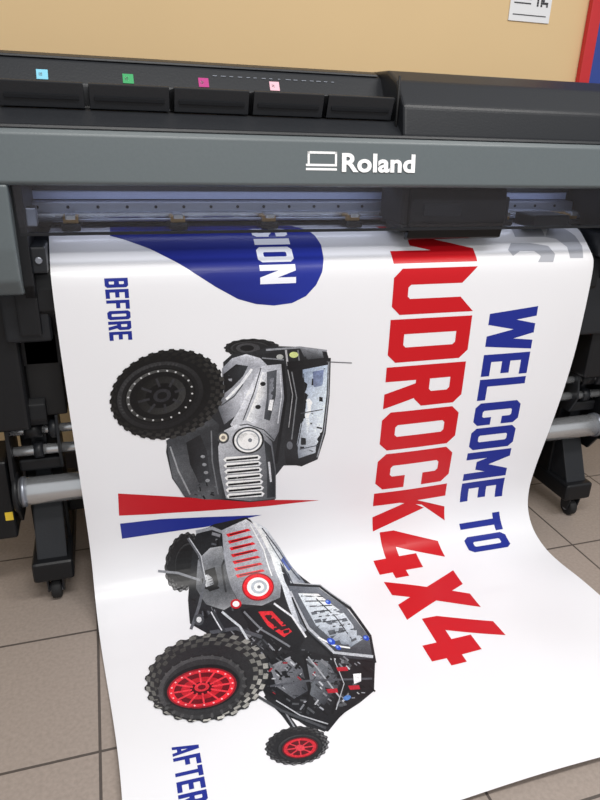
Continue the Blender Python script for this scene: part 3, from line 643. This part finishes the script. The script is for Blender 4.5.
# stand
for sd, xc in (('left', -.205), ('right', 1.565)):
    box('leg_'+sd, xc-.05, xc+.05, 1.72, 1.84, .12, .81, M_black, P, .006)
    box('leg_front_rib_'+sd, xc-.02, xc+.02, 1.70, 1.73, .14, .79, M_dark, P, .003)
    box('foot_'+sd, xc-.055, xc+.055, 1.60, 2.16, .075, .14, M_black, P, .012, 3)
    prism('leg_gusset_'+sd, [(1.62, .13), (1.70, .30), (1.85, .34), (1.95, .13)], xc-.04, xc+.04, M_dark, P, .004)
    for j, yy in enumerate((1.635, 2.10)):
        lathe_x('caster_wheel_%s_%d' % (sd, j), [(xc-.014, .026), (xc-.011, .031), (xc+.011, .031), (xc+.014, .026)], yy, .031, M_rub, P)
        lathe_x('caster_hub_%s_%d' % (sd, j), [(xc-.018, .012), (xc+.018, .012)], yy, .031, M_steel, P)
        prism('caster_fork_%s_%d' % (sd, j), [(yy-.026, .076), (yy+.026, .076), (yy+.016, .028), (yy-.016, .028)], xc-.023, xc-.018, M_dark, P, .001)
        prism('caster_fork_b_%s_%d' % (sd, j), [(yy-.026, .076), (yy+.026, .076), (yy+.016, .028), (yy-.016, .028)], xc+.018, xc+.023, M_dark, P, .001)
    sgn = -1 if sd == 'left' else 1
    xo = xc+.07*sgn
    prism('bracket_plate_'+sd, [(1.64, .30), (1.63, .38), (1.65, .56), (1.68, .60), (1.78, .60), (1.78, .24), (1.68, .24)], xo-.005, xo+.005, M_black, P, .002)
    prism('bracket_inner_'+sd, [(1.67, .40), (1.64, .46), (1.66, .56), (1.72, .58), (1.74, .40)], xc-.055*sgn-.004, xc-.055*sgn+.004, M_dark, P, .002)
    prism('bracket_hook_'+sd, [(1.65, .54), (1.635, .56), (1.64, .60), (1.66, .615), (1.70, .60), (1.70, .55)], xc-.035, xc+.035, M_black, P, .004)
    box('bracket_arm_'+sd, xc-.06, xc+.06, 1.70, 1.74, .55, .585, M_dark, P, .006)
    box('bracket_clamp_'+sd, xc-.055, xc+.055, 1.675, 1.74, .395, .43, M_black, P, .006)
    lathe_x('reel_flange_'+sd, [(xo-.004, .050), (xo, .054), (xo+.006, .054), (xo+.010, .050)], 1.655, .345, M_black, P)
    lathe_x('shaft_collar_a_'+sd, [(xc-.03, .022), (xc+.015, .022)], 1.68, .515, M_black, P)
    lathe_x('shaft_collar_b_'+sd, [(xc+.03, .016), (xc+.038, .026), (xc+.05, .026), (xc+.058, .016)], 1.68, .515, M_dark, P)
    lathe_x('shaft_collar_c_'+sd, [(xc-.012, .022), (xc+.012, .022)], 1.68, .455, M_dark, P)
    lathe_x('tube_end_ring_'+sd, [(xo-.02*sgn-.006, .042), (xo-.02*sgn+.006, .042)], 1.655, .345, M_steel, P)
box('takeup_motor', -.42, -.288, 1.655, 1.80, .20, .44, M_black, P, .01, 3)
box('warning_label', -.312, -.292, 1.6530, 1.6555, .262, .287, M_yel, P, 0)
box('sensor_box_right', 1.66, 1.78, 1.66, 1.80, .36, .60, M_black, P, .01, 3)
tube('takeup_tube', -.28, 1.64, .038, 1.655, .345, M_alu, P)
tube('guide_rod', -.28, 1.66, .012, 1.68, .515, M_alu, P)
tube('tension_bar', -.27, 1.64, .014, 1.68, .455, M_alu, P)
box('cross_beam', -.20, 1.56, 1.80, 1.86, .18, .24, M_black, P, .004)
box('rear_beam', -.20, 1.56, 1.86, 1.92, .62, .70, M_black, P, .004)
tube('rear_media_shaft', -.3, 1.66, .02, 2.05, .62, M_steel, P)

# ---------------------------------------------------------------- lights
def area(name, loc, sx, sy, e, rot=(0, 0, 0), col=(1, .97, .93)):
    l = bpy.data.lights.new(name, 'AREA'); l.shape = 'RECTANGLE'; l.size = sx; l.size_y = sy; l.energy = e; l.color = col
    o = bpy.data.objects.new(name, l); o.location = loc; o.rotation_euler = rot; sc.collection.objects.link(o)
area('ceiling_light', (.2, .2, 2.9), 1.2, .4, 36)
area('ceiling_light.001', (1.9, .3, 2.9), 1.2, .4, 36)
area('ceiling_light.002', (.6, -1.4, 2.9), 1.8, .4, 40)
area('interior_led_strip', (.64, 1.70, 1.147), 1.5, .02, .8, (math.radians(18), 0, 0), (.75, .8, 1))
w = bpy.data.worlds.new('World'); sc.world = w; w.use_nodes = True
w.node_tree.nodes['Background'].inputs[0].default_value = (.96, .98, 1, 1); w.node_tree.nodes['Background'].inputs[1].default_value = .55

# ---------------------------------------------------------------- camera
cd = bpy.data.cameras.new('camera'); cam = bpy.data.objects.new('camera', cd); sc.collection.objects.link(cam)
cd.sensor_fit = 'HORIZONTAL'; cd.sensor_width = 36; cd.lens = 640/600*36; cd.clip_start = .02
right = Vector((AX.x, AY.x, -AD.x)); fwd = Vector((AX.z, AY.z, -AD.z))
fwd.normalize(); right = (right-fwd*right.dot(fwd)).normalized(); up = right.cross(fwd)
cam.matrix_world = Matrix(((right.x, up.x, -fwd.x, 0), (right.y, up.y, -fwd.y, 0), (right.z, up.z, -fwd.z, H), (0, 0, 0, 1)))
sc.camera = cam
